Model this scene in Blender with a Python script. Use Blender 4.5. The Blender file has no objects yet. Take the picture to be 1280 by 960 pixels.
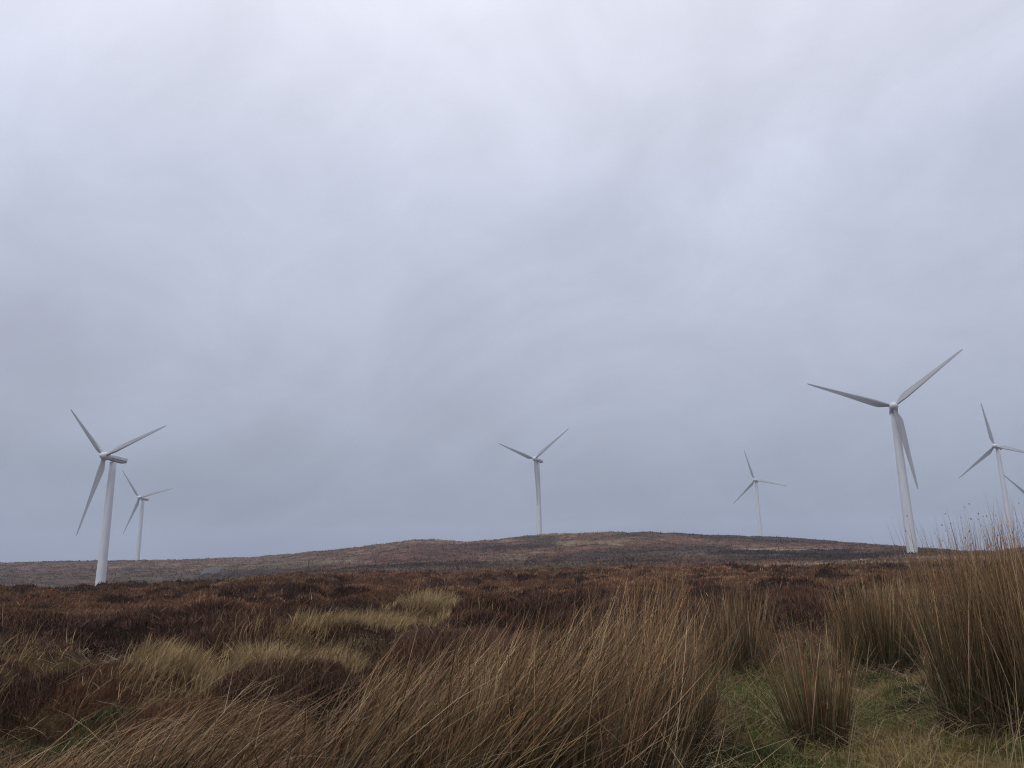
import bpy, math, random
import numpy as np
from mathutils import Matrix, Vector

rng = np.random.default_rng(7)
random.seed(7)
scene = bpy.context.scene
COL = scene.collection

# ------------------------------------------------------------------ camera
FPX = 940.0                                   # focal length in pixels of a 1280 wide picture
PITCH, ROLL, EYE = math.radians(13.2), math.radians(-0.87), 1.35
F = np.array([0, math.cos(PITCH), math.sin(PITCH)])
R0 = np.array([1.0, 0, 0])
U0 = np.cross(R0, F)
RI = math.cos(ROLL) * R0 + math.sin(ROLL) * U0
UP = -math.sin(ROLL) * R0 + math.cos(ROLL) * U0
CAM = np.array([0, 0, EYE])

cd = bpy.data.cameras.new('camera')
cam = bpy.data.objects.new('camera', cd)
COL.objects.link(cam)
cd.sensor_width = 36
cd.lens = 36 * FPX / 1280
cd.clip_start, cd.clip_end = 0.05, 9000
cam.matrix_world = Matrix(((RI[0], UP[0], -F[0], 0), (RI[1], UP[1], -F[1], 0), (RI[2], UP[2], -F[2], EYE), (0, 0, 0, 1)))
scene.camera = cam


def ray(x, y):
    return F + RI * (x - 640) / FPX - UP * (y - 480) / FPX


def at_range(x, y, r):
    """point on the line of sight at horizontal distance r"""
    d = ray(x, y)
    return CAM + d * (r / math.hypot(d[0], d[1]))


def az_of(x, y=700):
    d = ray(x, y)
    return math.atan2(d[0], d[1])


# ------------------------------------------------------------------ noise
def _hash(ix, iy, seed):
    n = (ix.astype(np.int64) * 374761393 + iy.astype(np.int64) * 668265263 + seed * 1442695041) & 0xFFFFFFFF
    n = ((n ^ (n >> 13)) * 1274126177) & 0xFFFFFFFF
    n = (n ^ (n >> 16)) & 0xFFFFFFFF
    return n.astype(np.float64) / 4294967295.0


def vnoise(x, y, seed=0):
    ix, iy = np.floor(x), np.floor(y)
    fx, fy = x - ix, y - iy
    fx = fx * fx * fx * (fx * (fx * 6 - 15) + 10)
    fy = fy * fy * fy * (fy * (fy * 6 - 15) + 10)
    a, b = _hash(ix, iy, seed), _hash(ix + 1, iy, seed)
    c, d = _hash(ix, iy + 1, seed), _hash(ix + 1, iy + 1, seed)
    return (a + (b - a) * fx) * (1 - fy) + (c + (d - c) * fx) * fy


def fbm(x, y, wl, octs=4, seed=0, gain=0.5):
    """centred on 0, about -0.5..0.5"""
    s, amp, tot = 0, 1.0, 0
    ca, sa = math.cos(0.6), math.sin(0.6)
    u, v = x / wl, y / wl
    for o in range(octs):
        s = s + amp * (vnoise(u, v, seed + o * 17) - 0.5)
        tot += amp
        amp *= gain
        u, v = (u * ca - v * sa) * 2.03, (u * sa + v * ca) * 2.03
    return s / tot * 1.5


def sstep(a, b, x):
    t = np.clip((x - a) / (b - a), 0, 1)
    return t * t * (3 - 2 * t)


def cushions(x, y, cell=1.35, seed=200, frac=.75):
    """rounded shrubby cushions: height 0..1 of the dome here, and that cushion's own random number"""
    best, kind = np.zeros_like(x), np.zeros_like(x)
    ix, iy = np.floor(x / cell), np.floor(y / cell)
    for dx in (-1, 0, 1):
        for dy in (-1, 0, 1):
            cx, cy = ix + dx, iy + dy
            px = (cx + .15 + .7 * _hash(cx, cy, seed)) * cell
            py = (cy + .15 + .7 * _hash(cx, cy, seed + 1)) * cell
            R = cell * (.38 + .42 * _hash(cx, cy, seed + 2))
            H = (.35 + .65 * _hash(cx, cy, seed + 3)) * (_hash(cx, cy, seed + 4) < frac)
            h = H * np.sqrt(np.clip(1 - ((x - px) ** 2 + (y - py) ** 2) / R ** 2, 0, 1))
            k = h > best
            best = np.where(k, h, best)
            kind = np.where(k, _hash(cx, cy, seed + 5), kind)
    return best, kind


def cush_amp(x, y):
    r = np.hypot(x, y)
    turf = sstep(.05, .17, (x - .2) / np.maximum(y, .1)) * (1 - sstep(10, 14, r))
    return .50 * sstep(5.5, 7.5, r) * (1 - sstep(85, 130, r)) * (1 - turf) * (1 + .006 * r)


# ------------------------------------------------------------------ terrain
SKY_X = [-300, 0, 100, 200, 300, 330, 380, 420, 470, 510, 540, 562, 600, 640, 690, 740, 790, 830, 900, 960, 1060, 1130, 1180, 1225, 1262, 1330, 1600]
SKY_Y = [712, 704, 700, 698, 697, 695.5, 691, 686.5, 680.5, 675, 674.5, 677.5, 676.5, 672, 668, 666, 666, 667.5, 670, 672, 679, 685, 689, 690, 689, 689, 691]
SKY_R = [600, 590, 580, 570, 560, 540, 500, 470, 440, 425, 420, 420, 415, 412, 412, 415, 425, 435, 480, 520, 470, 400, 390, 430, 470, 500, 500]
BRW_X = [-300, 0, 60, 125, 180, 260, 340, 380, 430, 500, 560, 640, 720, 800, 900, 1000, 1060, 1130, 1280, 1600]
BRW_Y = [738, 733, 734, 732, 729, 724, 718.5, 716, 716, 717, 716, 713, 711, 711, 709, 708, 706, 704, 702, 700]
BRW_R = [50, 52, 55, 58, 60, 62, 62, 62, 60, 60, 60, 60, 60, 62, 64, 66, 68, 70, 70, 70]
MID_X = [-300, 0, 125, 260, 400, 640, 800, 1000, 1130, 1300, 1600]
MID_Z = [-6, -4.4, -4.2, -3.2, -1.0, 1.6, 1.6, 1.0, 1.5, 1.0, 0]


def pchip(xk, yk, xq):
    xk, yk = np.array(xk, float), np.array(yk, float)
    h = np.diff(xk)
    dl = np.diff(yk) / h
    m = np.zeros_like(yk)
    for i in range(1, len(xk) - 1):
        if dl[i - 1] * dl[i] > 0:
            w1, w2 = 2 * h[i] + h[i - 1], h[i] + 2 * h[i - 1]
            m[i] = (w1 + w2) / (w1 / dl[i - 1] + w2 / dl[i])
    m[0], m[-1] = dl[0], dl[-1]
    i = np.clip(np.searchsorted(xk, xq) - 1, 0, len(h) - 1)
    t = np.clip((xq - xk[i]) / h[i], 0, 1)
    return ((1 + 2 * t) * (1 - t) ** 2 * yk[i] + t * (1 - t) ** 2 * h[i] * m[i]
            + t * t * (3 - 2 * t) * yk[i + 1] + t * t * (t - 1) * h[i] * m[i + 1])


NA, NR = 260, 420
AZ_MAX = math.radians(60)
AZT = np.linspace(-AZ_MAX, AZ_MAX, NA)
R_MIN, R_MAX = 0.3, 2600.0
LRT = np.linspace(math.log(R_MIN), math.log(R_MAX), NR)
ZT = np.zeros((NA, NR))
for i, a in enumerate(AZT):
    px = 640 + FPX * math.tan(max(-1.2, min(1.2, a))) / math.cos(PITCH) * 0.975
    sy, sr = np.interp(px, SKY_X, SKY_Y) + 0.4, np.interp(px, SKY_X, SKY_R)
    by, br = np.interp(px, BRW_X, BRW_Y) + 8.5, np.interp(px, BRW_X, BRW_R)
    cx = min(max(px, -320), 1620)
    zs = at_range(cx, sy, sr)[2] - 0.3
    zb = at_range(cx, by, br)[2] - 0.15
    zm = np.interp(px, MID_X, MID_Z)
    near = 0.16 * float(sstep(750, 1250, np.array(px)))
    ZT[i] = pchip([0, 5, 11, 28, br, 110, 228, sr, sr + 70, 900, 1500, 2600],
                  [-0.02, near, near * 0.8, zb * 0.62 + near * 0.1, zb, min(zb - 1.0, zm - 0.4), zm, zs, zs - 3.0, zs - 22, zs - 40, zs - 60], np.exp(LRT))
ker = np.exp(-np.linspace(-2, 2, 7) ** 2)
ker /= ker.sum()
ZP = np.pad(ZT, ((3, 3), (0, 0)), mode='edge')
ZT = sum(ker[k] * ZP[k:k + NA] for k in range(7))
BACK = ZT.mean(axis=0) * 0.3

PINS = []          # (x, y, z): spots where the ground meets a turbine foot


def base_h(x, y):
    r = np.maximum(np.hypot(x, y), R_MIN)
    a = np.arctan2(x, y)
    fa = np.clip((a + AZ_MAX) / (2 * AZ_MAX) * (NA - 1), 0, NA - 1.001)
    fr = np.clip((np.log(r) - LRT[0]) / (LRT[-1] - LRT[0]) * (NR - 1), 0, NR - 1.001)
    ia, ir = fa.astype(int), fr.astype(int)
    ta, tr = fa - ia, fr - ir
    z = (ZT[ia, ir] * (1 - ta) + ZT[ia + 1, ir] * ta) * (1 - tr) + (ZT[ia, ir + 1] * (1 - ta) + ZT[ia + 1, ir + 1] * ta) * tr
    zb = np.interp(np.log(r), LRT, BACK)
    w = sstep(math.radians(58), math.radians(110), np.abs(a))
    z = z * (1 - w) + zb * w
    # hummocks, small close by and broad on the hill
    z = z + 0.30 * fbm(x, y, 3.2, 4, 3) * sstep(6, 15, r) * (1 - sstep(90, 200, r))
    wx, wy = x + .35 * fbm(x, y, .8, 3, 301), y + .35 * fbm(x, y, .8, 3, 303)
    z = z + cush_amp(x, y) * cushions(wx, wy)[0]
    z = z + 0.04 * fbm(x, y, 0.7, 3, 5) * (1 - sstep(20, 60, r))
    z = z + 0.55 * fbm(x, y, 11, 3, 9) * sstep(18, 45, r) * (1 - 0.6 * sstep(70, 120, r))
    z = z + 0.9 * fbm(x, y, 34, 4, 21) * sstep(90, 170, r) + 0.9 * fbm(x, y, 8, 3, 27) * sstep(120, 260, r)
    return z


def ground(x, y):
    x, y = np.asarray(x, float), np.asarray(y, float)
    z = base_h(x, y)
    for (px, py, pz, z0) in PINS:
        z = z + (pz - z0) * np.exp(-((x - px) ** 2 + (y - py) ** 2) / 30.0 ** 2)
    return z


# ------------------------------------------------------------------ materials
def new_mat(name):
    m = bpy.data.materials.new(name)
    m.use_nodes = True
    nt = m.node_tree
    bsdf = nt.nodes['Principled BSDF']
    return m, nt, bsdf


def veg_mat(name, rough=0.85, trans=0.0, spec=0.15):
    m, nt, b = new_mat(name)
    at = nt.nodes.new('ShaderNodeAttribute')
    at.attribute_name = 'tint'
    nt.links.new(at.outputs['Color'], b.inputs['Base Color'])
    b.inputs['Roughness'].default_value = rough
    b.inputs['Specular IOR Level'].default_value = spec
    if trans:
        tr = nt.nodes.new('ShaderNodeBsdfTranslucent')
        nt.links.new(at.outputs['Color'], tr.inputs['Color'])
        mx = nt.nodes.new('ShaderNodeMixShader')
        mx.inputs[0].default_value = trans
        nt.links.new(b.outputs[0], mx.inputs[1])
        nt.links.new(tr.outputs[0], mx.inputs[2])
        nt.links.new(mx.outputs[0], nt.nodes['Material Output'].inputs['Surface'])
    return m


def paint_mat(name, col, rough=0.4, dirt=0.12):
    m, nt, b = new_mat(name)
    tc = nt.nodes.new('ShaderNodeTexCoord')
    mp = nt.nodes.new('ShaderNodeMapping')
    mp.inputs['Scale'].default_value = (1.2, 1.2, 0.12)
    nz = nt.nodes.new('ShaderNodeTexNoise')
    nz.inputs['Scale'].default_value = 1.6
    nz.inputs['Detail'].default_value = 6
    rp = nt.nodes.new('ShaderNodeValToRGB')
    rp.color_ramp.elements[0].position = 0.3
    rp.color_ramp.elements[1].position = 0.7
    rp.color_ramp.elements[0].color = tuple(c * (1 - dirt) for c in col) + (1,)
    rp.color_ramp.elements[1].color = tuple(col) + (1,)
    nt.links.new(tc.outputs['Object'], mp.inputs['Vector'])
    nt.links.new(mp.outputs[0], nz.inputs['Vector'])
    nt.links.new(nz.outputs['Fac'], rp.inputs[0])
    nt.links.new(rp.outputs[0], b.inputs['Base Color'])
    b.inputs['Roughness'].default_value = rough
    return m


M_TOWER = paint_mat('weathered_white_paint', (0.56, 0.58, 0.61), 0.5, 0.14)
M_BLADE = paint_mat('blade_gelcoat', (0.29, 0.305, 0.33), 0.45, 0.30)
M_DARK = paint_mat('dark_grey_trim', (0.10, 0.11, 0.13), 0.5, 0.2)
M_CONC = paint_mat('concrete', (0.42, 0.41, 0.39), 0.9, 0.3)
M_WOOD = paint_mat('weathered_timber', (0.09, 0.075, 0.06), 0.9, 0.4)
M_RUSH = veg_mat('rush_stems', 0.7, 0.0, 0.25)
M_GRASS = veg_mat('dry_grass', 0.8, 0.10, 0.15)
M_HEATH = veg_mat('heather_twigs', 0.95, 0.05, 0.05)


# ------------------------------------------------------------------ mesh helpers
def tag(o, label=None, cat=None, group=None, kind=None):
    if label: o['label'] = label
    if cat: o['category'] = cat
    if group: o['group'] = group
    if kind: o['kind'] = kind
    return o


def mesh_obj(name, verts, loops, sizes, mat, tint=None, parent=None, smooth=False):
    me = bpy.data.meshes.new(name)
    verts = np.ascontiguousarray(verts, np.float32)
    loops = np.ascontiguousarray(loops, np.int32)
    sizes = np.ascontiguousarray(sizes, np.int32)
    me.vertices.add(len(verts))
    me.vertices.foreach_set('co', verts.ravel())
    me.loops.add(len(loops))
    me.loops.foreach_set('vertex_index', loops)
    me.polygons.add(len(sizes))
    me.polygons.foreach_set('loop_start', np.concatenate(([0], np.cumsum(sizes)[:-1])).astype(np.int32))
    me.polygons.foreach_set('loop_total', sizes)
    if tint is not None:
        ca = me.color_attributes.new('tint', 'FLOAT_COLOR', 'POINT')
        c4 = np.ones((len(verts), 4), np.float32)
        c4[:, :3] = tint
        ca.data.foreach_set('color', c4.ravel())
    me.update(calc_edges=True)
    me.validate()
    if smooth:
        me.shade_smooth()
    me.materials.append(mat)
    o = bpy.data.objects.new(name, me)
    COL.objects.link(o)
    if parent is not None:
        o.parent = parent
    return o


def loft(rings, closed=True, cap=True):
    """rings: list of (n,3) arrays -> verts, loops, sizes"""
    n = len(rings[0])
    V = np.concatenate(rings)
    loops, sizes = [], []
    for k in range(len(rings) - 1):
        for j in range(n if closed else n - 1):
            a, b = k * n + j, k * n + (j + 1) % n
            loops += [a, b, b + n, a + n]
            sizes.append(4)
    if cap:
        loops += list(range(n - 1, -1, -1)); sizes.append(n)
        loops += list(range((len(rings) - 1) * n, len(rings) * n)); sizes.append(n)
    return V, loops, sizes


class Strips:
    """collects many thin tapering ribbons, all joined into one mesh"""
    def __init__(self):
        self.v, self.c, self.l, self.s, self.n = [], [], [], [], 0

    def add(self, base, length, az, th0, bend, width, cbase, ctip, nseg=3, taper=0.8, face=None, cmid=None):
        """base (N,3); az lean heading; th0 start tilt from vertical; bend extra tilt at the tip"""
        N = len(base)
        length, az, th0, bend, width = (np.broadcast_to(np.asarray(q, float), (N,)) for q in (length, az, th0, bend, width))
        cbase, ctip = np.broadcast_to(np.asarray(cbase, float), (N, 3)), np.broadcast_to(np.asarray(ctip, float), (N, 3))
        if face is None:
            face = rng.uniform(0, math.pi, N)
        wv = np.stack([np.cos(face), np.sin(face), np.zeros(N)], 1)
        P = base.copy()
        cols = 2 * nseg + 1
        V = np.zeros((N, cols, 3))
        C = np.zeros((N, cols, 3))
        for k in range(nseg + 1):
            t = k / nseg
            if k:
                th = th0 + bend * ((k - 0.5) / nseg) ** 1.5
                st = length / nseg
                P = P + np.stack([np.sin(th) * np.sin(az), np.sin(th) * np.cos(az), np.cos(th)], 1) * st[:, None]
            col = cbase * (1 - t) + ctip * t if cmid is None else (
                cbase * (1 - 2 * t) + cmid * 2 * t if t < 0.5 else cmid * (2 - 2 * t) + ctip * (2 * t - 1))
            w = (width * (1 - taper * t ** 1.3) * 0.5)[:, None]
            if k < nseg:
                V[:, 2 * k], V[:, 2 * k + 1] = P - wv * w, P + wv * w
                C[:, 2 * k] = C[:, 2 * k + 1] = col
            else:
                V[:, 2 * k] = P
                C[:, 2 * k] = col
        ids = self.n + np.arange(N)[:, None] * cols
        q = []
        for k in range(nseg - 1):
            q.append(ids + np.array([2 * k, 2 * k + 1, 2 * k + 3, 2 * k + 2]))
        k = nseg - 1
        tri = ids + np.array([2 * k, 2 * k + 1, 2 * k + 2])
        if q:
            Q = np.stack(q, 1).reshape(-1, 4)
            self.l.append(Q.ravel()); self.s.append(np.full(len(Q), 4))
        self.l.append(tri.ravel()); self.s.append(np.full(N, 3))
        self.v.append(V.reshape(-1, 3)); self.c.append(C.reshape(-1, 3))
        self.n += N * cols
        return P

    def blobs(self, pts, size, col):
        """small seed heads: squashed octahedra"""
        N = len(pts)
        size = np.broadcast_to(np.asarray(size, float), (N,))
        off = np.array([[1, 0, 0], [0, 1, 0], [-1, 0, 0], [0, -1, 0], [0, 0, 1.7], [0, 0, -1.5]])
        V = pts[:, None] + off[None] * size[:, None, None]
        fc = np.array([[0, 1, 4], [1, 2, 4], [2, 3, 4], [3, 0, 4], [1, 0, 5], [2, 1, 5], [3, 2, 5], [0, 3, 5]])
        L = (self.n + np.arange(N)[:, None, None] * 6 + fc[None]).reshape(-1)
        self.v.append(V.reshape(-1, 3)); self.l.append(L); self.s.append(np.full(N * 8, 3))
        self.c.append(np.repeat(np.broadcast_to(np.asarray(col, float), (N, 3)), 6, 0))
        self.n += N * 6

    def build(self, name, mat, origin=None):
        v = np.concatenate(self.v)
        if origin is not None:
            v = v - np.asarray(origin)
        o = mesh_obj(name, v, np.concatenate(self.l), np.concatenate(self.s), mat, np.concatenate(self.c))
        if origin is not None:
            o.location = origin
        return o


def on_ground(x, y, lift=0.0):
    return np.stack([x, y, ground(x, y) + lift], 1)


def mixc(a, b, t):
    return np.asarray(a)[None] * (1 - t[:, None]) + np.asarray(b)[None] * t[:, None]


def jitter(c, amt):
    n = len(c)
    return np.clip(c * (1 + rng.normal(0, amt, (n, 1))) * (1 + rng.normal(0, amt * 0.25, (n, 3))), 0.004, 0.9)


# ------------------------------------------------------------------ wind turbines
BLADE_R, HUB_H, OVER = 25.0, 42.5, 3.3
TILT = math.radians(5)


def tower_rings(h):
    n, rings = 40, []
    a = np.linspace(0, 2 * math.pi, n, endpoint=False)
    prof = [(-1.5, 1.46), (0, 1.45)]
    for k in range(1, 13):
        t = k / 12
        z = t * (h - 1.55)
        r = 1.45 + (0.97 - 1.45) * t
        prof.append((z, r))
    for z, r in prof:
        rings.append(np.stack([r * np.cos(a), r * np.sin(a), np.full(n, z)], 1))
    return rings


def superell(w, zt, zb, y, n=28, e=3.6):
    a = np.linspace(0, 2 * math.pi, n, endpoint=False)
    c, s = np.cos(a), np.sin(a)
    x = np.sign(c) * np.abs(c) ** (2 / e) * w
    z = np.sign(s) * np.abs(s) ** (2 / e)
    z = (zt + zb) / 2 + z * (zt - zb) / 2
    return np.stack([x, np.full(n, y), z], 1)


def blade_rings():
    rs = [0.55, 1.0, 1.7, 2.6, 3.8, 5.0, 7, 9.5, 12, 15, 18, 21, 23.2, 24.4, 24.9, 25.0]
    ch = [0.95, 0.95, 1.05, 1.45, 1.95, 2.10, 1.92, 1.70, 1.48, 1.22, 0.98, 0.74, 0.56, 0.42, 0.24, 0.08]
    tw = [18, 18, 17, 16, 14, 12, 9, 6.5, 4.5, 2.8, 1.6, 0.8, 0.3, 0, 0, 0]
    th = [1.0, 1.0, .85, .60, .42, .34, .28, .24, .21, .19, .18, .17, .16, .16, .16, .16]
    n, out = 20, []
    a = np.linspace(0, 2 * math.pi, n, endpoint=False)
    for r, c, w, t in zip(rs, ch, tw, th):
        k = min(1, max(0, (1 - t) / 0.5))            # 0 round root, 1 aerofoil
        x = np.cos(a)
        xs = c * (0.5 * x * (1 - k) + (0.5 * x + 0.20) * k)
        zs = c * t * 0.68 * np.sin(a) * ((1 - k) + k * (0.55 - 0.45 * x) * 1.25)
        zs = zs + k * 0.03 * c * (1 - x * x)
        cw, sw = math.cos(math.radians(w + 4)), math.sin(math.radians(w + 4))
        # blade along +Z, chord along -X (trailing edge), thickness along Y
        out.append(np.stack([-(xs * cw), zs + xs * sw * 0.9 * 0 - 0.018 * r, np.full(n, r)], 1) @ np.array([[1, 0, 0], [0, 1, 0], [0, 0, 1]])
                   + np.stack([0 * xs, xs * sw, 0 * xs], 1))
    return out


def revolve_y(prof, n=32):
    a = np.linspace(0, 2 * math.pi, n, endpoint=False)
    return [np.stack([r * np.cos(a), np.full(n, y), r * np.sin(a)], 1) for y, r in prof]


V_NAC = loft([superell(w * .86, zt * .84, zb * .80, y * (.95 if y < 1 else .86)) for (y, w, zt, zb) in
              [(-1.75, .72, .75, -.78), (-1.7, .95, .95, -.95), (-1.1, 1.10, 1.12, -1.10), (0.4, 1.25, 1.25, -1.32),
               (2.0, 1.32, 1.30, -1.42), (4.6, 1.32, 1.22, -1.30), (5.5, 1.26, 1.14, -1.05), (5.62, 1.18, 1.06, -.98)]])
V_HUB = loft(revolve_y([(-1.75, .02), (-1.72, .22), (-1.55, .55), (-1.2, .88), (-.7, 1.12), (-.1, 1.24), (.5, 1.24), (1.0, 1.16), (1.25, 1.0), (1.28, .5)]))
V_BLADE = loft(blade_rings())


def add_part(name, data, mat, parent, mtx, smooth=True):
    o = mesh_obj(name, data[0], data[1], data[2], mat, None, parent, False)
    if smooth:
        for p in o.data.polygons:
            p.use_smooth = len(p.vertices) == 4
    o.matrix_local = mtx
    return o


PROTO = {}


def turbine(hub, yaw, phase, height, label):
    yaw, phase = math.radians(yaw), math.radians(phase)
    n_h = np.array([math.sin(yaw), -math.cos(yaw), 0])
    foot = np.array(hub) - n_h * (OVER * math.cos(TILT))
    foot[2] = hub[2] - height
    root = bpy.data.objects.new('wind_turbine', None)
    COL.objects.link(root)
    root.location = foot
    root.rotation_euler = (0, 0, yaw)
    tag(root, label, 'wind turbine', 'white three bladed wind turbines on the moor')
    add_part('tower', loft(tower_rings(height)), M_TOWER, root, Matrix.Identity(4))
    head = Matrix.Translation((0, -OVER * math.cos(TILT), height))        # local -Y is upwind
    tilt = Matrix.Rotation(-TILT, 4, 'X')
    nac_m = head @ tilt @ Matrix.Translation((0, OVER - 0.4, 0.0))
    if not PROTO:
        nac = add_part('nacelle', V_NAC, M_TOWER, root, nac_m)
        for s in (-1, 1):                     # dark strip low on each flank
            rings = [superell(0.03, -.22 - .02 * k, -.52, y * (.95 if y < 1 else .855), 12) + np.array([s * w * .86, 0, 0]) for k, (y, w) in
                     enumerate([(-0.9, 1.12), (0.4, 1.25), (2.0, 1.325), (4.6, 1.325), (5.45, 1.27)])]
            add_part('side_strip', loft(rings), M_DARK, nac, Matrix.Identity(4))
        hubo = add_part('rotor_hub', V_HUB, M_TOWER, root, head @ tilt)
        bl = add_part('blade', V_BLADE, M_BLADE, root, Matrix.Identity(4))
        PROTO.update(nac=nac, hub=hubo, blade=bl)
        blades = [bl]
    else:
        nac = PROTO['nac'].copy(); COL.objects.link(nac); nac.parent = root; nac.matrix_local = nac_m
        for ch in PROTO['nac'].children:
            c = ch.copy(); COL.objects.link(c); c.parent = nac
        hubo = PROTO['hub'].copy(); COL.objects.link(hubo); hubo.parent = root; hubo.matrix_local = head @ tilt
        blades = []
    while len(blades) < 3:
        b = PROTO['blade'].copy(); COL.objects.link(b); b.parent = root
        blades.append(b)
    for k, b in enumerate(blades):
        ang = phase + k * 2 * math.pi / 3      # anticlockwise from the picture's right, seen from upwind
        b.matrix_local = head @ tilt @ Matrix.Rotation(math.pi / 2 - ang, 4, 'Y')
    return foot


DEPTHS = {  # picture position of the hub, depth along the lens axis, yaw, rotor phase, tower height, label
    'A': ((131, 570), 234, -21, 18, 42.5, 'large white turbine at the left, its nacelle seen from the side, rising behind heather'),
    'B': ((174.5, 622), 490, -14, 11.4, 42.5, 'small distant turbine just right of the large left hand one, on the pale hill'),
    'C': ((668.5, 573.5), 403, -30, 35.3, 40.3, 'white turbine alone on the hilltop in the centre with its lower blade overlapping the tower'),
    'D': ((943.5, 600), 588, -29, 105.2, 44.0, 'smallest, faintest white turbine on the skyline between the central one and the tallest one'),
    'E': ((1117, 508), 222, -25.2, 37.3, 42.5, 'tallest white turbine on the right, its whole tower visible down to the moor'),
    'F': ((1243.5, 557.5), 404, -50, 98.8, 54.0, 'misty white turbine right of the tallest one with its foot hidden behind tall rushes'),
    'G': ((1296, 627), 455, -40, 10, 42.5, 'turbine at the right border of which only one blade shows behind the misty tower'),
}
feet = {}
for key, (hp, dep, yaw, ph, hh, lab) in DEPTHS.items():
    H = CAM + ray(*hp) * dep
    feet[key] = turbine(H, yaw, ph, hh, lab)
for key, p in feet.items():
    PINS.append((p[0], p[1], p[2], 0.0))
# solve the pins so that the ground passes through every foot
for it in range(30):
    new = []
    for (px, py, pz, z0) in PINS:
        cur = float(ground(np.array([px]), np.array([py]))[0])
        new.append((px, py, pz, z0 + (cur - pz) * 0.8))
    PINS = new

# ------------------------------------------------------------------ terrain mesh
fa = np.linspace(math.radians(-44), math.radians(44), 520)
ba = np.linspace(math.radians(44), math.radians(316), 90)[1:-1]
AZ = np.concatenate([fa, ba])
RR = np.exp(np.linspace(math.log(0.35), math.log(2550), 860))
na, nr = len(AZ), len(RR)
GA, GR = np.meshgrid(AZ, RR, indexing='ij')
GX, GY = GR * np.sin(GA), GR * np.cos(GA)
GZ = ground(GX.ravel(), GY.ravel()).reshape(GX.shape)


def px_of(x, y, z):
    d = np.stack([x, y, z], -1) - CAM
    dz = np.maximum(d @ F, 0.05)
    return 640 + FPX * (d @ RI) / dz, 480 - FPX * (d @ UP) / dz


def ray_ground(x, y, r0=90, r1=700):
    rs = np.linspace(r0, r1, 2500)
    d = ray(x, y); d = d / math.hypot(d[0], d[1])
    P = CAM[None] + d[None] * rs[:, None]
    below = P[:, 2] <= ground(P[:, 0], P[:, 1])
    k = int(np.argmax(below)) if below.any() else len(rs) // 2
    return P[k]


# ground cover zones, all as functions of the place on the ground
def zone_green(x, y):
    r = np.hypot(x, y)
    n = fbm(x, y, 1.6, 4, 41)
    right = sstep(0.9, 2.0, x + 0.5 * fbm(x, y, 1.5, 3, 44)) * (1 - sstep(9, 13.5, r + 2 * n))
    left = sstep(2.7, 3.3, -x) * (1 - sstep(6.5, 8.5, r + 2.0 * n)) * 0.8
    return np.clip(right + left, 0, 1)


def zone_pale(x, y):
    """straw coloured moor grass, a tongue that runs back between the heather"""
    n = fbm(x, y, 2.0, 4, 51)
    d = np.abs(x + 2.7 - 0.075 * np.maximum(y - 11, 0) + 1.0 * n)
    a = (1 - sstep(0.35, 1.15, d)) * sstep(6.5, 8, y) * (1 - sstep(17, 23, y))
    b = sstep(0.24, 0.40, fbm(x, y, 4.5, 4, 57)) * 0.5 * sstep(12, 18, y)
    e = sstep(.06, .24, fbm(x, y, 1.1, 3, 59)) * .10 * (1 - sstep(10, 13, np.hypot(x, y))) * sstep(.6, 1.6, -x)
    return np.clip(np.maximum(np.maximum(a, b), e), 0, 1)


def zone_litter(x, y):
    """low yellowish thatch and moss where the heather has gone, on the near left slope"""
    r = np.hypot(x, y)
    return sstep(.04, .16, fbm(x, y * .8, 1.7, 4, 331)) * sstep(.9, 1.8, -x) * (1 - sstep(11, 14, r))


def zone_dark(x, y):
    """old dark heather against rust coloured dead grass and bracken"""
    r = np.hypot(x, y)
    big = fbm(x, y * 0.6, 5.0, 4, 61)
    sm = fbm(x, y, 1.5, 4, 67)
    kind = cushions(x + .35 * fbm(x, y, .8, 3, 301), y + .35 * fbm(x, y, .8, 3, 303))[1]
    big = big + 1.1 * (kind - .5)
    return sstep(-0.10, 0.16, 0.8 * big + 0.55 * sm + 0.55 * sstep(26, 12, r) + 0.03 - 0.20 * sstep(20, 40, r))


def patch(x, y, x0, x1, ytop, ybot, rag=.35):
    """soft edged strip of other vegetation on the hillside"""
    a, r = np.arctan2(x, y), np.hypot(x, y)
    a0, a1 = az_of(x0), az_of(x1)
    key = (x0, x1, ytop, ybot)
    if key not in PATCH_R:
        q = [ray_ground(x0, ybot), ray_ground(x0, ytop), ray_ground(x1, ybot), ray_ground(x1, ytop)]
        PATCH_R[key] = [math.hypot(p[0], p[1]) for p in q]
    b0, t0, b1, t1 = PATCH_R[key]
    t = np.clip((a - a0) / (a1 - a0), 0, 1)
    lo, hi = b0 + (b1 - b0) * t, t0 + (t1 - t0) * t
    n = rag * (fbm(x, y, 14, 4, 311) + .8 * fbm(x, y, 4, 3, 313))
    u = (r - lo) / np.maximum(hi - lo, 1) + n
    v = (a - a0) / (a1 - a0) + n * .3
    return sstep(-.05, .15, u) * sstep(1.05, .85, u) * sstep(0, .12, v) * sstep(1, .88, v)


PATCH_R = {}
STRIPS = [(880, 1090, 687, 694, (.020, .013, .011), .9), (905, 1050, 684.5, 687.5, (.25, .185, .12), .7), (690, 790, 675, 683, (.23, .17, .10), .55),
          (595, 660, 690, 703, (.24, .19, .13), .45), (440, 640, 688, 702, (.10, .052, .036), .7), (400, 470, 700, 706, (.22, .17, .11), .5),
          (700, 860, 690, 700, (.042, .030, .026), .5), (640, 700, 671, 676, (.035, .028, .022), .7), (380, 620, 676, 684, (.04, .03, .025), .5), (1060, 1130, 686, 690, (.13, .085, .055), .35)]


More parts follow.
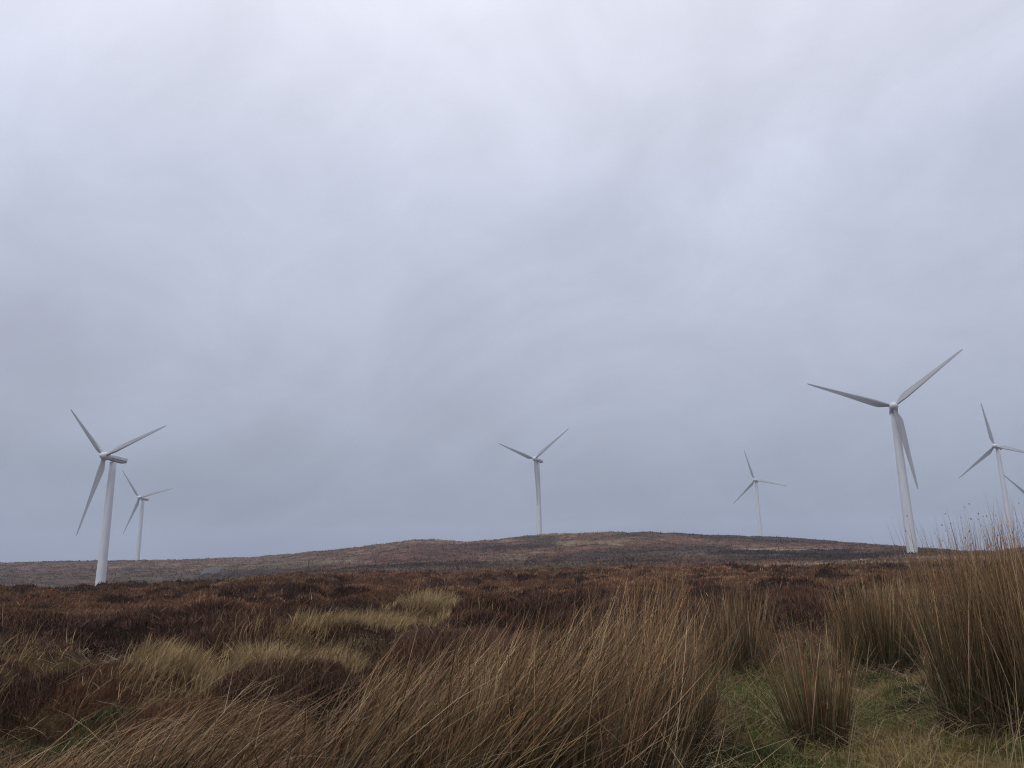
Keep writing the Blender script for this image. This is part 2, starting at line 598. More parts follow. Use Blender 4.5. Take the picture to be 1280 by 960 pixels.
def hill_col(x, y):
    r = np.hypot(x, y)
    u = fbm(x * 0.5, y * 0.8, 42, 5, 71)
    v = fbm(x * 0.5, y * 1.4, 13, 4, 77)
    w = fbm(x, y, 4.0, 3, 79)
    base = np.array([.118, .064, .040])
    tan = np.array([.27, .19, .115])
    dark = np.array([.024, .017, .014])
    grn = np.array([.085, .078, .050])
    c = np.broadcast_to(base, x.shape + (3,)).copy()
    k = sstep(0.06, 0.36, .7 * u + 0.8 * v)[..., None] * 0.6
    c = c * (1 - k) + tan * k
    k = sstep(0.0, 0.26, -u * 0.8 + 0.6 * v + 0.35 * w)[..., None] * 0.85
    c = c * (1 - k) + dark * k
    k = sstep(0.06, 0.28, fbm(x, y, 60, 3, 83))[..., None] * 0.5
    c = c * (1 - k) + grn * k
    lf = (sstep(-60, -140, x) * sstep(150, 240, r))[..., None] * 0.45
    c = c * (1 - lf) + np.array([.115, .080, .056]) * lf
    for (x0, x1, yt, yb, cc, st) in STRIPS:
        k = patch(x, y, x0, x1, yt, yb)[..., None] * st
        c = c * (1 - k) + np.array(cc) * k
    return c * (1 + 0.9 * w[..., None])


def ground_col(x, y):
    r = np.hypot(x, y)
    n = fbm(x, y, 0.5, 4, 91)
    peat = np.array([.030, .020, .015])
    c = np.broadcast_to(peat, x.shape + (3,)).copy()
    rust = np.array([.095, .050, .030])
    k = (1 - zone_dark(x, y))[..., None] * 0.8
    c = c * (1 - k) + rust * k
    k = zone_pale(x, y)[..., None] * 0.8
    c = c * (1 - k) + np.array([.19, .14, .075]) * k
    g = zone_green(x, y)
    gc = mixc((.100, .108, .030), (.20, .145, .06), sstep(-.2, .25, fbm(x, y, .8, 4, 95)).ravel()).reshape(x.shape + (3,))
    c = c * (1 - g[..., None]) + gc * g[..., None]
    k = zone_litter(x, y)[..., None] * .8
    c = c * (1 - k) + np.array([.15, .105, .045]) * k
    c = c * (1 + 0.7 * n[..., None])
    h = sstep(75, 130, r)[..., None]
    return c * (1 - h) + hill_col(x, y) * h


tint = np.clip(ground_col(GX, GY), 0.006, 0.6).reshape(-1, 3)
I = np.arange(na * nr).reshape(na, nr)
I2 = np.concatenate([I, I[:1]], 0)
quads = np.stack([I2[:-1, :-1], I2[:-1, 1:], I2[1:, 1:], I2[1:, :-1]], -1).reshape(-1, 4)[:, ::-1]
V = np.stack([GX, GY, GZ], -1).reshape(-1, 3)
loops = list(quads.ravel())
# close the small hole under the tripod spot
centre = len(V)
V = np.vstack([V, [[0, 0, float(ground(np.array([0.0]), np.array([0.01]))[0])]]])
tint = np.vstack([tint, [[.05, .05, .02]]])
fan = np.stack([I2[:-1, 0], np.full(na, centre), I2[1:, 0]], -1)[:, ::-1]
m, nt, b = new_mat('moorland_soil')
at = nt.nodes.new('ShaderNodeAttribute'); at.attribute_name = 'tint'
geo = nt.nodes.new('ShaderNodeNewGeometry')
nz = nt.nodes.new('ShaderNodeTexNoise'); nz.inputs['Scale'].default_value = 9; nz.inputs['Detail'].default_value = 8; nz.inputs['Roughness'].default_value = .7
nz2 = nt.nodes.new('ShaderNodeTexNoise'); nz2.inputs['Scale'].default_value = .45; nz2.inputs['Detail'].default_value = 8; nz2.inputs['Roughness'].default_value = .72
mr = nt.nodes.new('ShaderNodeMapRange'); mr.inputs[1].default_value = .3; mr.inputs[2].default_value = .7; mr.inputs[3].default_value = .45; mr.inputs[4].default_value = 1.6
mr2 = nt.nodes.new('ShaderNodeMapRange'); mr2.inputs[1].default_value = .3; mr2.inputs[2].default_value = .7; mr2.inputs[3].default_value = .55; mr2.inputs[4].default_value = 1.45
ml = nt.nodes.new('ShaderNodeMath'); ml.operation = 'MULTIPLY'
vm = nt.nodes.new('ShaderNodeVectorMath'); vm.operation = 'SCALE'
nt.links.new(geo.outputs['Position'], nz.inputs['Vector']); nt.links.new(geo.outputs['Position'], nz2.inputs['Vector'])
nt.links.new(nz.outputs['Fac'], mr.inputs[0]); nt.links.new(nz2.outputs['Fac'], mr2.inputs[0])
nt.links.new(mr.outputs[0], ml.inputs[0]); nt.links.new(mr2.outputs[0], ml.inputs[1])
nt.links.new(at.outputs['Color'], vm.inputs[0]); nt.links.new(ml.outputs[0], vm.inputs['Scale'])
nt.links.new(vm.outputs[0], b.inputs['Base Color'])
bp = nt.nodes.new('ShaderNodeBump'); bp.inputs['Strength'].default_value = .8; bp.inputs['Distance'].default_value = .12
nt.links.new(ml.outputs[0], bp.inputs['Height']); nt.links.new(bp.outputs[0], b.inputs['Normal'])
b.inputs['Roughness'].default_value = 1; b.inputs['Specular IOR Level'].default_value = .05
terr = mesh_obj('ground', V, np.concatenate([quads.ravel(), fan.ravel()]), np.concatenate([np.full(len(quads), 4), np.full(len(fan), 3)]), m, tint)
terr.data.shade_smooth()
tag(terr, kind='structure')


# grey gravel hard-standing on the left hillside
def sheet(name, corners, nu, nv, lift, mat):
    a, b_, c, d = [np.array(ray_ground(*q))[:2] for q in corners]
    pts = []
    for i in range(nu + 1):
        for j in range(nv + 1):
            s, t = i / nu, j / nv
            wob = 0.6 * (random.random() - .5) if (j in (0, nv) or i in (0, nu)) else 0
            q = (a * (1 - s) + b_ * s) * (1 - t) + (d * (1 - s) + c * s) * t + wob
            pts.append((q[0], q[1], 0))
    pts = np.array(pts)
    pts[:, 2] = ground(pts[:, 0], pts[:, 1]) + lift
    n1 = nv + 1
    q = [(i * n1 + j, (i + 1) * n1 + j, (i + 1) * n1 + j + 1, i * n1 + j + 1) for i in range(nu) for j in range(nv)]
    o = mesh_obj(name, pts, np.array(q).ravel(), np.full(len(q), 4), mat)
    return tag(o, kind='structure')


M_GRAVEL = paint_mat('grey_gravel', (0.066, 0.056, 0.049), 1.0, 0.4)
sheet('gravel_track', [(257, 711), (281, 710.5), (275, 716), (250, 721)], 10, 14, 0.35, M_GRAVEL)

# dark peat bank cut into the hillside below the small distant turbine
p0, p1 = np.array(ray_ground(154, 711.5)), np.array(ray_ground(218, 711.8))
ts = np.linspace(0, 1, 60)
cx, cy = p0[0] + (p1[0] - p0[0]) * ts, p0[1] + (p1[1] - p0[1]) * ts + 1.5 * np.sin(ts * 7)
prof = [(-2.2, -.6), (-1.0, .45), (-.2, .75), (.8, .6), (2.6, -.6)]
rings = []
for k in range(60):
    s = 0.5 + 0.5 * min(1, 6 * ts[k], 6 * (1 - ts[k])) + 0.25 * (random.random() - .5)
    rings.append(np.array([(cx[k], cy[k] + o_, float(ground(np.array([cx[k]]), np.array([cy[k]]))[0]) + h_ * s) for o_, h_ in prof]))
vv, ll, ss = loft(rings, closed=False, cap=False)
mp_, ntp, bp_ = new_mat('wet_peat'); bp_.inputs['Base Color'].default_value = (.022, .017, .015, 1); bp_.inputs['Roughness'].default_value = 1
tag(mesh_obj('peat_bank', vv, ll, ss, mp_), kind='structure')

# ------------------------------------------------------------------ post on the heather brow
pp = at_range(385.5, 712, 70)
pp[2] = float(ground(np.array([pp[0]]), np.array([pp[1]]))[0])
a8 = np.linspace(0, 2 * math.pi, 10, endpoint=False)
ptop = at_range(385.5, 699, 70)[2] - pp[2]
prs = [np.stack([r * np.cos(a8) + dx, r * np.sin(a8), np.full(10, z) + tl * np.cos(a8)], 1) for z, r, dx, tl in
       [(-.4, .05, 0, 0), (0.2, .05, 0, 0), (ptop * .5, .048, .01, 0), (ptop - .04, .046, .02, .02), (ptop, .03, .02, .02)]]
post = mesh_obj('wooden_post', *loft(prs), M_WOOD)
post.location = pp
tag(post, 'thin dark wooden post standing alone at the edge of the heather', 'post')

# ------------------------------------------------------------------ heather
def wedge(n, r0, r1, power, amax=math.radians(48)):
    """random spots seen in front of the camera, denser close by"""
    u = rng.uniform(0, 1, n)
    e = 1 - power
    r = (r0 ** e + u * (r1 ** e - r0 ** e)) ** (1 / e)
    a = rng.uniform(-amax, amax, n)
    return r * np.sin(a), r * np.cos(a), r


hs = Strips()
for (N, r0, r1, pw, K) in [(56000, 5.6, 17, 1.3, 12), (74000, 15, 90, 1.35, 9)]:
    x, y, r = wedge(N, r0, r1, pw)
    g, pz, dk = zone_green(x, y), zone_pale(x, y), zone_dark(x, y)
    keep = rng.uniform(0, 1, N) > np.maximum(np.maximum(g * 0.97, pz * 0.72), zone_litter(x, y) * .85)
    x, y, r, dk = x[keep], y[keep], r[keep], dk[keep]
    n = len(x)
    x, y, r, dk = (np.repeat(q, K) for q in (x, y, r, dk))
    sp = 0.09 + 0.0028 * r
    x = x + rng.normal(0, 1, len(x)) * sp; y = y + rng.normal(0, 1, len(x)) * sp
    clump = 0.35 + 2.4 * np.clip(fbm(x, y, 1.3, 3, 101) + .30, 0, 1)
    dark = sstep(.35, .65, dk + rng.normal(0, .14, len(x)))
    L = (0.05 + 0.02 * clump + 0.03 * dark * clump + 0.06 * rng.uniform(0, 1, len(x)) ** 2) * (1 + 0.008 * r)
    rust = mixc((.150, .072, .043), (.205, .115, .064), rng.uniform(0, 1, len(x)))
    heath = mixc((.036, .021, .016), (.118, .062, .042), rng.uniform(0, 1, len(x)) ** 1.5)
    # broad drifts of other colour
    drift = sstep(-.2, .3, fbm(x, y, 9, 3, 111))[:, None]
    rust = rust * (0.75 + 0.45 * drift)
    c = rust * (1 - dark[:, None]) + heath * dark[:, None]
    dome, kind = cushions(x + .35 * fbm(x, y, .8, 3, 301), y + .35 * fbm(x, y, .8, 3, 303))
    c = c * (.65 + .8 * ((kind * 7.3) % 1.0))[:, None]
    c = np.where((dome < .05)[:, None], c * .55 + np.array([.02, .014, .008]) * .45, c)  # crease shade between cushions painted into the twig colour
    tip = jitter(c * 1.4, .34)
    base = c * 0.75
    wdt = np.maximum(0.005, r * 0.0008) * rng.uniform(.7, 1.5, len(x))
    fl = rng.uniform(0, 1, len(x)) < .05          # spent grey flower heads and bare twigs
    tip[fl] = jitter(np.tile([[.21, .155, .105]], (fl.sum(), 1)), .25)
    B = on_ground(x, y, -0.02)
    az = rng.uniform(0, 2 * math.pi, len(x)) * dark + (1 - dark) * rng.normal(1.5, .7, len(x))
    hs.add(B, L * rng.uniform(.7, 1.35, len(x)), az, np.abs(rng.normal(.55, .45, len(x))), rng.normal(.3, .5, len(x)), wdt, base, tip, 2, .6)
tag(hs.build('heather', M_HEATH), kind='stuff')

# rough tufts on the far hillside
ht = Strips()
x, y, r = wedge(52000, 95, 640, .85)
K = 4
x, y, r = (np.repeat(q, K) for q in (x, y, r))
x = x + rng.normal(0, 1, len(x)) * .7; y = y + rng.normal(0, 1, len(x)) * .7
c = jitter(hill_col(x, y) * np.exp(1.1 * fbm(x, y, 4.5, 3, 141))[:, None], .20)
ht.add(on_ground(x, y, -.1), (.28 + .55 * rng.uniform(0, 1, len(x)) ** 2.5), rng.uniform(0, 6.28, len(x)), np.abs(rng.normal(.35, .3, len(x))), .3,
       .25 + .0008 * r, c * .9, c * 1.1, 2, .6)
tag(ht.build('moor_tufts', M_HEATH), kind='stuff')

# ------------------------------------------------------------------ pale moor grass between the heather
gs = Strips()
N = 48000
x, y, r = wedge(N, 5.4, 60, 1.5)
pz = zone_pale(x, y)
keep = (rng.uniform(0, 1, N) < pz) & (zone_green(x, y) < .5)
x, y, r = x[keep], y[keep], r[keep]
K = 10
x, y, r = (np.repeat(q, K) for q in (x, y, r))
x = x + rng.normal(0, .13, len(x)); y = y + rng.normal(0, .13, len(x))
dm, kd = cushions(x + .2 * fbm(x, y, .6, 2, 321), y + .2 * fbm(x, y, .6, 2, 323), .85, 230, .8)
keep = rng.uniform(0, 1, len(x)) < .02 + 1.3 * dm ** 1.5
x, y, r, dm, kd = x[keep], y[keep], r[keep], dm[keep], kd[keep]
c = mixc((.36, .26, .13), (.19, .125, .06), np.clip(.8 * kd + .4 * rng.uniform(0, 1, len(x)), 0, 1))
gs.add(on_ground(x, y, .20 * dm - .03), rng.uniform(.14, .34, len(x)), rng.normal(1.4, .9, len(x)), np.abs(rng.normal(.3, .3, len(x))), rng.normal(.9, .4, len(x)),
       np.maximum(.004, r * .0009), jitter(c * .8, .15), jitter(c * 1.15, .18), 3, .8)
# straw and broken stalks lying over the heather
N = 3600
x, y, r = wedge(N, 5.5, 26, 1.3)
c = mixc((.26, .19, .11), (.13, .085, .05), rng.uniform(0, 1, N))
gs.add(on_ground(x, y, rng.uniform(.06, .2, N)), rng.uniform(.15, .5, N), rng.uniform(0, 6.28, N), rng.normal(1.35, .25, N), .3,
       np.maximum(.004, r * .0008), jitter(c, .2), jitter(c * 1.1, .2), 3, .6)
# bleached twigs where old heather has died back
for (px_, rr_, sd_, n_) in [(110, 11.2, .5, 160), (75, 9.6, .5, 90), (190, 12.5, .6, 100), (300, 14, .8, 90), (225, 9.0, .5, 120)]:
    x0, y0 = at_range(px_, 800, rr_)[:2]
    x, y = x0 + rng.normal(0, sd_, n_), y0 + rng.normal(0, sd_ * .7, n_)
    c = mixc((.27, .21, .16), (.14, .10, .075), rng.uniform(0, 1, n_))
    gs.add(on_ground(x, y, rng.uniform(.05, .12, n_)), rng.uniform(.08, .28, n_), rng.uniform(0, 6.28, n_), rng.normal(1.3, .3, n_), rng.normal(0, .6, n_), .008, c, jitter(c, .2), 3, .6)
tag(gs.build('moor_grass', M_GRASS), kind='stuff')


# distinct pale tussocks
def tussock(x0, y0, rad, n, L, label, c0=(.38, .28, .145), c1=(.24, .165, .08)):
    s = Strips()
    a, q = rng.uniform(0, 6.283, n), rad * np.sqrt(rng.uniform(0, 1, n))
    x, y = x0 + q * np.cos(a), y0 + q * np.sin(a)
    c = mixc(c0, c1, rng.uniform(0, 1, n))
    out = np.arctan2(x - x0, y - y0) + rng.normal(0, .5, n)
    lean = .15 + .75 * q / rad
    sx, sy = np.sin(out) * lean + .35, np.cos(out) * lean
    s.add(on_ground(x, y, -.02), L * rng.uniform(.6, 1.2, n), np.arctan2(sx, sy), np.hypot(sx, sy) * .6, rng.normal(1.1, .4, n),
          .0055, jitter(c * .75, .15), jitter(c * 1.1, .18), 4, .85)
    gz = float(ground(np.array([x0]), np.array([y0]))[0])
    o = s.build('grass_tussock', M_GRASS, (x0, y0, gz))
    tag(o, label, 'grass tussock', 'pale moor grass tussocks')


def spot(px, py, r):
    """ground point under a pixel column at the given range"""
    p = at_range(px, py, r)
    return p[0], p[1]


for px, rr, rad, n, L, lab in [
        (335, 9.3, .30, 1100, .40, 'pale straw tussock lowest on the slope, spilling over among dark heather left of the rushes'),
        (265, 8.3, .28, 800, .34, 'small flattened straw tussock left of the larger pale tussock, near the mossy green patch'),
        (405, 11.8, .48, 1500, .46, 'broad blond grass tussock at the front of the pale tongue above the leaning rushes'),
        (465, 14.2, .55, 1700, .50, 'big blond tussock in the middle of the pale grass tongue behind the rushes'),
        (535, 17.5, .55, 1300, .50, 'rounded tan tussock farthest back in the pale grass tongue, beside dark heather')]:
    x0, y0 = spot(px, 800, rr)
    tussock(x0, y0, rad, n, L, lab)


# ------------------------------------------------------------------ rushes
GREEN_B = (.030, .040, .016)


def rush_stems(s, x, y, L, az, th0, bend, wid=.0055, seed_frac=.3, green=.6, pale=1.0):
    n = len(x)
    L = np.broadcast_to(L, (n,))
    k = rng.uniform(0, 1, n)
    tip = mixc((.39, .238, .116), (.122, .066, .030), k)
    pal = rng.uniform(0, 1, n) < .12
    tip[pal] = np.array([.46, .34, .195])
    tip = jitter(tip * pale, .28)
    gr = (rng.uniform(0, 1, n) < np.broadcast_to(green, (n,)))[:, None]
    base = np.where(gr, np.array(GREEN_B)[None], np.array([.040, .025, .013])[None]) * rng.uniform(.35, 1.1, (n, 1))  # feet darkened beyond their own colour, painting in the shaded gaps between stems
    mid = np.where(gr, mixc((.034, .034, .014), (.085, .056, .026), rng.uniform(0, 1, n)), tip * .50)  # middles kept dark too, to deepen that painted shade
    wid = np.broadcast_to(np.asarray(wid, float), (n,))
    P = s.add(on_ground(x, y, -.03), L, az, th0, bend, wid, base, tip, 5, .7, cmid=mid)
    if seed_frac:
        w = rng.uniform(0, 1, n) < seed_frac
        s.blobs(P[w] - np.array([0, 0, .06]) + rng.normal(0, .006, (w.sum(), 3)), rng.uniform(.0025, .005, w.sum()), jitter(np.tile([[.10, .062, .036]], (w.sum(), 1)), .2))


# the continuous belt of rushes across the foreground, blown over to the right
belt = Strips()
PX_K = [-400, 0, 100, 200, 300, 400, 490, 560, 620, 690, 750, 800, 845, 880, 930]
TIP_K = [940, 914, 903, 888, 865, 842, 803, 790, 783, 767, 733, 714, 722, 765, 850]
FAR_K = [4.0, 4.1, 4.15, 4.2, 4.35, 4.6, 5.0, 5.2, 5.3, 5.45, 5.6, 5.7, 5.75, 5.75, 5.7]
N = 24000
px = rng.uniform(-420, 880, N)
fr = np.interp(px, PX_K, FAR_K)
nr_ = 3.15 + .5 * sstep(300, 700, px)
y = nr_ + (fr - nr_) * rng.uniform(0, 1, N) ** .75
x = (px - 640) / FPX * y
y = y + .35 * fbm(x, y, .9, 2, 121)
t_mid = sstep(250, 820, px)
dens = (.06 + .94 * sstep(-.06, .16, fbm(x, y, .5, 3, 123))) * (.80 + .20 * t_mid)
keep = rng.uniform(0, 1, N) < dens
px, x, y, t_mid = px[keep], x[keep], y[keep], t_mid[keep]
n = len(x)
tuft = fbm(x, y, .6, 2, 129)
th = np.abs(rng.normal(.60 - .34 * t_mid, .17, n) + .55 * tuft)
bd = np.clip(rng.normal(.42 - .27 * t_mid, .26, n), -.3, 1.3)
az = math.pi / 2 + rng.normal(0, .6, n) + .8 * fbm(x, y, .7, 2, 131)
te = th + .45 * bd
zt = .8 * np.ones(n)
for it in range(3):
    ptip = px + zt * np.tan(np.minimum(te, 1.1)) * FPX / y * .9
    zt = np.clip(EYE - (np.interp(ptip, PX_K, TIP_K) - 697) / FPX * y * 1.03, .25, 1.36)
ok = (ptip < 866 + rng.normal(0, 18, n))
px, x, y, t_mid, th, bd, az, te, zt = (q[ok] for q in (px, x, y, t_mid, th, bd, az, te, zt))
n = len(x)
hv_ = 1 + .22 * fbm(x, y, .5, 2, 127)
L = zt / np.cos(np.minimum(te, 1.05)) * hv_ * (.46 + .65 * rng.uniform(0, 1, n) ** .8)
rush_stems(belt, x, y, np.minimum(L, 1.45), az, th, bd, rng.uniform(.0042, .0078, n), .12, .35 + .5 * sstep(790, 850, px), (.95 + .25 * t_mid)[:, None])
# broken and crossing stalks
n = 900
y = rng.uniform(3.3, 5.7, n)
x = (rng.uniform(120, 870, n) - 640) / FPX * y
c = mixc((.27, .20, .11), (.16, .105, .055), rng.uniform(0, 1, n))
belt.add(on_ground(x, y, rng.uniform(.05, .45, n)), rng.uniform(.3, .8, n), math.pi / 2 + rng.normal(0, .9, n), rng.normal(1.15, .25, n), rng.normal(.3, .3, n),
         .0045, jitter(c * .8, .2), jitter(c, .2), 4, .7)
tag(belt.build('rushes', M_RUSH), kind='stuff')


def clump(px, r, rad, n, L, lean, fan, label, green=.7, seed=.3, pale=1.0, squash=1.0):
    s = Strips()
    x0, y0 = spot(px, 850, r)
    a, q = rng.uniform(0, 6.283, n), rad * rng.uniform(0, 1, n) ** .6
    x, y = x0 + q * np.cos(a), y0 + q * np.sin(a) * squash
    f = fan * q / rad
    sx = f * np.cos(a) + lean + rng.normal(0, .10, n)
    sy = f * np.sin(a) + rng.normal(0, .10, n)
    Ls = L * (.48 + .60 * rng.uniform(0, 1, n) ** .9) * (1 - .10 * q / rad)
    rush_stems(s, x, y, Ls, np.arctan2(sx, sy), np.hypot(sx, sy), rng.normal(.06, .16, n), np.maximum(.0050, r * .00075) * rng.uniform(.8, 1.5, n), seed, green, pale)
    # collapsed dead stalks round the foot
    m_ = n // 5
    a = rng.uniform(0, 6.283, m_)
    x, y = x0 + rad * np.cos(a) * rng.uniform(.5, 1.1, m_), y0 + rad * np.sin(a) * rng.uniform(.5, 1.1, m_)
    c = mixc((.24, .175, .10), (.12, .08, .045), rng.uniform(0, 1, m_))
    s.add(on_ground(x, y, .02), L * rng.uniform(.3, .7, m_), np.arctan2(np.cos(a), np.sin(a)) + rng.normal(0, .4, m_), rng.normal(.8, .25, m_), rng.normal(.8, .4, m_),
          .005, jitter(c * .8, .15), jitter(c, .2), 4, .7)
    gz = float(ground(np.array([x0]), np.array([y0]))[0])
    o = s.build('rush_clump', M_RUSH, (x0, y0, gz))
    tag(o, label, 'rush clump', 'separate clumps of tall brown rushes')
    return o


clump(1015, 6.0, .19, 400, .98, -.03, .24, 'squat fan shaped rush clump with dark green foot, standing alone on mossy grass', green=.42)
clump(924, 9.6, .30, 430, 1.14, .06, .22, 'feathery brown rush clump seen behind the gap left of the squat clump', pale=.95)
clump(1103, 9.8, .40, 950, 1.16, .0, .16, 'dense upright rush clump standing directly below the tallest turbine', pale=1.0)
clump(1242, 6.6, .38, 900, 1.56, .0, .10, 'tallest and widest rush clump, reaching above the skyline left of the misty turbine foot', green=.5, seed=.10, pale=1.05)
clump(1335, 6.5, .42, 1100, 1.62, -.02, .09, 'tall rush clump cut by the right border of the picture beside the widest clump', green=.5, seed=.10, pale=1.05)
clump(1168, 11.2, .36, 300, 1.0, .04, .18, 'brown rush clump half hidden between the upright clump and the widest clump', green=.4)
clump(838, 5.9, .24, 420, 1.08, .08, .14, 'dark footed rush clump leaning right, closing the long rush belt', green=.8)

# ------------------------------------------------------------------ short grass, moss and litter on the open ground
sg = Strips()
N = 120000
x, y = rng.uniform(.4, 10.5, N), rng.uniform(4.0, 13, N)
xl, yl = rng.uniform(-7.5, -2.5, 14000), rng.uniform(4.5, 9, 14000)
x, y = np.concatenate([x, xl]), np.concatenate([y, yl])
keep = rng.uniform(0, 1, len(x)) < zone_green(x, y)
x, y = x[keep], y[keep]
n = len(x)
m_ = sstep(-.15, .22, fbm(x, y, .8, 4, 95) - .06)
c = mixc((.092, .110, .028), (.27, .195, .085), np.clip(m_ + rng.normal(0, .25, n), 0, 1))
sg.add(on_ground(x, y, -.01), rng.uniform(.04, .13, n) * (1 + 2.6 * np.clip(fbm(x, y, .45, 3, 341), -.25, 1)), rng.uniform(0, 6.28, n), np.abs(rng.normal(.5, .4, n)), rng.normal(.8, .4, n),
       .0055, jitter(c * .8, .2), jitter(c * 1.1, .2), 2, .8)
n = 7500
x, y = rng.uniform(.8, 7.5, n), rng.uniform(4.4, 12, n)
c = mixc((.28, .21, .115), (.15, .10, .055), rng.uniform(0, 1, n))
sg.add(on_ground(x, y, rng.uniform(.02, .08, n)), rng.uniform(.12, .5, n), rng.uniform(0, 6.28, n), rng.normal(1.35, .2, n), rng.normal(.3, .3, n), .0045,
       jitter(c, .2), jitter(c, .2), 4, .6)
N = 42000
x, y = rng.uniform(-8.5, -.8, N), rng.uniform(5.2, 13, N)
keep = rng.uniform(0, 1, N) < zone_litter(x, y)
x, y = x[keep], y[keep]
n = len(x)
c = mixc((.27, .19, .075), (.105, .068, .036), rng.uniform(0, 1, n) ** .8)
sg.add(on_ground(x, y, -.01), rng.uniform(.04, .16, n), rng.uniform(0, 6.28, n), np.abs(rng.normal(.9, .4, n)), rng.normal(.5, .4, n), .007, jitter(c * .7, .2), jitter(c, .25), 2, .7)
tag(sg.build('short_grass', M_GRASS), kind='stuff')

# dark green moss cushions
ms = Strips()
for px, r, rad in [(925, 5.6, .22), (960, 5.45, .18), (1150, 7.3, .2), (1185, 8.4, .25), (1090, 8.6, .3), (1240, 7.2, .2), (20, 6.7, .4), (75, 6.6, .35), (120, 7.0, .3), (-10, 7.3, .4), (560, 17.5, .25), (500, 18.5, .3), (1135, 7.9, .18), (900, 5.5, .16)]:
    x0, y0 = spot(px, 880, r)
    n = int(3000 * rad)
    a, q = rng.uniform(0, 6.283, n), rad * np.sqrt(rng.uniform(0, 1, n))
    x, y = x0 + q * np.cos(a) * 1.3, y0 + q * np.sin(a)
    h = .07 * (1 - (q / rad) ** 2)
    c = mixc((.024, .036, .013), (.075, .080, .026), rng.uniform(0, 1, n))
    ms.add(on_ground(x, y, h - .02), rng.uniform(.04, .10, n), rng.uniform(0, 6.28, n), np.abs(rng.normal(.4, .3, n)), .5, .007, c * .8, jitter(c * 1.1, .2), 2, .7)
tag(ms.build('moss', M_GRASS), kind='stuff')

# a few long pale stalks close to the camera at the lower right
st = Strips()
for px, py, r, L, le in [(1048, 950, 4.5, .50, .26), (1085, 955, 4.4, .42, .32), (1150, 955, 4.3, .62, .12), (1200, 960, 4.2, .55, .2), (1262, 960, 4.1, .75, -.1),
                         (1250, 960, 4.2, .55, .1), (1272, 960, 4.2, .8, -.03), (1215, 950, 4.5, .5, .3), (1112, 940, 4.8, .32, -.05), (985, 955, 4.6, .3, .1), (1235, 960, 4.3, .6, .25), (1278, 960, 4.0, .9, .02)]:
    for j in range(2):
        x0, y0 = spot(px + random.uniform(-6, 6), py, r)
        c = np.array([[.30, .225, .13]]) * random.uniform(.75, 1.1)
        P = st.add(on_ground(np.array([x0]), np.array([y0]), -.02), L * random.uniform(.75, 1.15), math.pi / 2 * (1 if le > 0 else -1) + random.gauss(0, .3), abs(le) + random.gauss(0, .05), random.uniform(0, .25), .0055, c * .8, c, 5, .55)
tag(st.build('dry_stalks', M_GRASS), kind='stuff')

# ------------------------------------------------------------------ haze
HB = 2700
zlo, zhi = float(V[:, 2].min()) - 1.0, 120.0
hv = np.array([(sx * HB, sy * HB, z) for z in (zlo, zhi) for sx, sy in ((-1, -1), (1, -1), (1, 1), (-1, 1))])
hf = np.array([(3, 2, 1, 0), (4, 5, 6, 7), (0, 1, 5, 4), (1, 2, 6, 5), (2, 3, 7, 6), (3, 0, 4, 7)])
mh = bpy.data.materials.new('mist')
mh.use_nodes = True
nt = mh.node_tree
nt.nodes.remove(nt.nodes['Principled BSDF'])
pv = nt.nodes.new('ShaderNodeVolumePrincipled')
pv.inputs['Color'].default_value = (.69, .77, .92, 1)
pv.inputs['Density'].default_value = 0.00032
pv.inputs['Anisotropy'].default_value = 0.0
nt.links.new(pv.outputs[0], nt.nodes['Material Output'].inputs['Volume'])
hz = mesh_obj('haze', hv, hf.ravel(), np.full(6, 4), mh)
tag(hz, kind='stuff')

# ------------------------------------------------------------------ sky and sun
SUN_EL, SUN_AZ = math.radians(48), math.radians(215)      # azimuth clockwise from +Y
w = bpy.data.worlds.new('World')
scene.world = w
w.use_nodes = True
nt = w.node_tree
L_ = nt.links.new
bg = nt.nodes['Background']
out = nt.nodes['World Output']
sky = nt.nodes.new('ShaderNodeTexSky')
sky.sky_type = 'NISHITA'
sky.sun_disc = False
sky.sun_elevation = SUN_EL
sky.sun_rotation = SUN_AZ
L_(sky.outputs[0], bg.inputs['Color'])
bg.inputs['Strength'].default_value = 0.05
tc = nt.nodes.new('ShaderNodeTexCoord')
sep = nt.nodes.new('ShaderNodeSeparateXYZ')
L_(tc.outputs['Generated'], sep.inputs[0])


def math_node(op, a, b=None, clamp=False):
    n = nt.nodes.new('ShaderNodeMath'); n.operation = op; n.use_clamp = clamp
    for i, q in enumerate((a, b)):
        if q is None: continue
        if isinstance(q, (int, float)): n.inputs[i].default_value = q
        else: L_(q, n.inputs[i])
    return n.outputs[0]


zc = math_node('MAXIMUM', sep.outputs['Z'], 0.0)
den = math_node('ADD', zc, 0.5)
comb = nt.nodes.new('ShaderNodeCombineXYZ')       # cloud base as a level sheet overhead
L_(math_node('DIVIDE', sep.outputs['X'], den), comb.inputs[0])
L_(math_node('DIVIDE', sep.outputs['Y'], den), comb.inputs[1])


def cloud(scale, detail, rough, dist, off, sx=1.0):
    mp = nt.nodes.new('ShaderNodeMapping')
    mp.inputs['Location'].default_value = off
    mp.vector_type = 'TEXTURE'
    mp.inputs['Rotation'].default_value = (0, 0, math.radians(-42))
    mp.inputs['Scale'].default_value = (sx, 1, 1)
    L_(comb.outputs[0], mp.inputs[0])
    n = nt.nodes.new('ShaderNodeTexNoise')
    n.inputs['Scale'].default_value = scale
    n.inputs['Detail'].default_value = detail
    n.inputs['Roughness'].default_value = rough
    n.inputs['Distortion'].default_value = dist
    L_(mp.outputs[0], n.inputs['Vector'])
    return n.outputs['Fac']


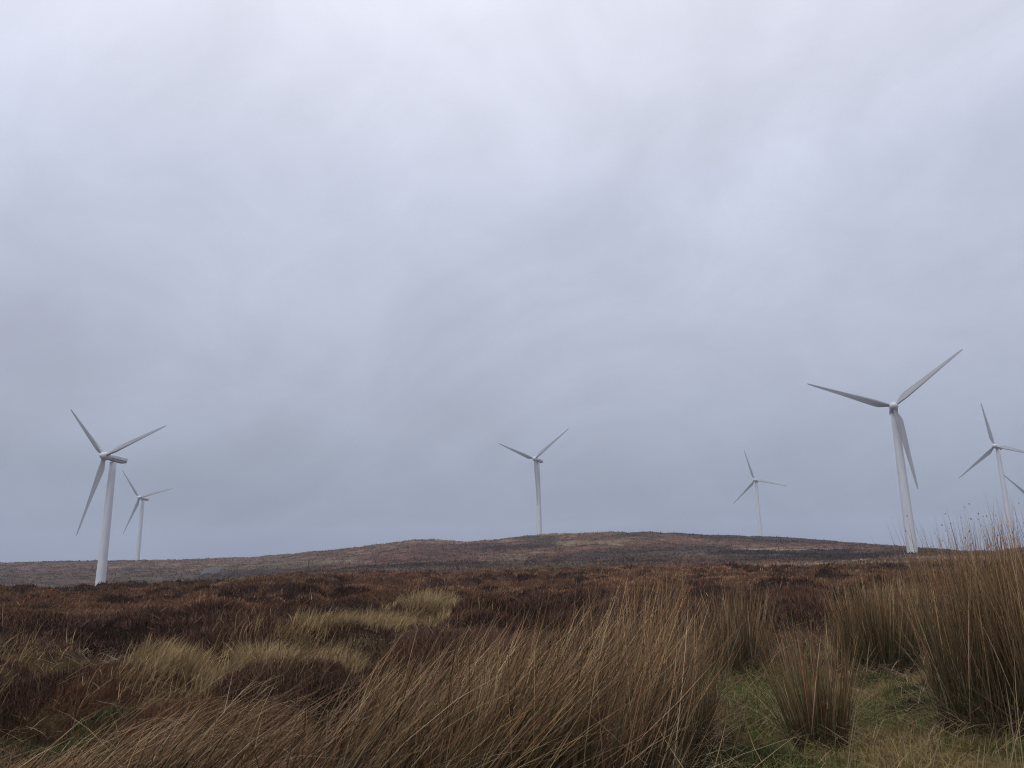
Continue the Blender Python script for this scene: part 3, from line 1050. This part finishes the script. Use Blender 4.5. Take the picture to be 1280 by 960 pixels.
SKY1, SKY2 = (7.2, 9.6, 0), (8.3, 8.9, 0)
c1 = cloud(0.75, 4, .45, .5, SKY1, 1.25)
c2 = cloud(1.9, 6, .52, 1.0, SKY2, 1.1)
c3 = cloud(4.5, 6, .6, .8, (1.7, 9.2, 0), 1.15)
fac = math_node('ADD', math_node('ADD', math_node('MULTIPLY', c1, .40), math_node('MULTIPLY', c2, .42)), math_node('MULTIPLY', c3, .18))
mr = nt.nodes.new('ShaderNodeMapRange')
mr.interpolation_type = 'SMOOTHSTEP'
mr.inputs[1].default_value, mr.inputs[2].default_value = .36, .64
mr.inputs[3].default_value, mr.inputs[4].default_value = .83, 1.10
L_(fac, mr.inputs[0])
ramp = nt.nodes.new('ShaderNodeValToRGB')         # overcast sky: brighter overhead than at the horizon
cr = ramp.color_ramp
cr.elements[0].position, cr.elements[0].color = 0.0, (.245, .29, .37, 1)
cr.elements[1].position, cr.elements[1].color = 1.0, (1.5, 1.52, 1.68, 1)
for p_, c_ in ((.10, (.352, .395, .485)), (.25, (.50, .535, .66)), (.45, (.67, .71, .87)), (.62, (.88, .905, 1.04)), (.8, (1.15, 1.18, 1.34))):
    e = cr.elements.new(p_); e.color = c_ + (1,)
L_(zc, ramp.inputs[0])
vs = nt.nodes.new('ShaderNodeVectorMath'); vs.operation = 'SCALE'
L_(ramp.outputs[0], vs.inputs[0]); L_(mr.outputs[0], vs.inputs['Scale'])
bg2 = nt.nodes.new('ShaderNodeBackground')
L_(vs.outputs[0], bg2.inputs['Color'])
bg2.inputs['Strength'].default_value = 1.0
mix = nt.nodes.new('ShaderNodeMixShader')
mix.inputs[0].default_value = .93                 # the cloud sheet hides nearly all of the blue
L_(bg.outputs[0], mix.inputs[1]); L_(bg2.outputs[0], mix.inputs[2])
L_(mix.outputs[0], out.inputs['Surface'])

sl = bpy.data.lights.new('sun', 'SUN')
sl.energy = 1.4
sl.angle = math.radians(40)
sl.color = (1, .97, .93)
so = bpy.data.objects.new('sun', sl)
COL.objects.link(so)
sd = Vector((math.sin(SUN_AZ) * math.cos(SUN_EL), math.cos(SUN_AZ) * math.cos(SUN_EL), math.sin(SUN_EL)))
so.rotation_euler = sd.to_track_quat('Z', 'Y').to_euler()

# ------------------------------------------------------------------ render settings
scene.render.engine = 'CYCLES'
scene.cycles.volume_bounces = 2
scene.cycles.max_bounces = 6
scene.cycles.use_denoising = True
scene.cycles.denoising_prefilter = 'NONE'      # keeps the fine stems crisp
scene.cycles.filter_width = 1.1
scene.view_settings.view_transform = 'Standard'
scene.view_settings.look = 'None'
scene.view_settings.exposure = 0
scene.view_settings.gamma = 1
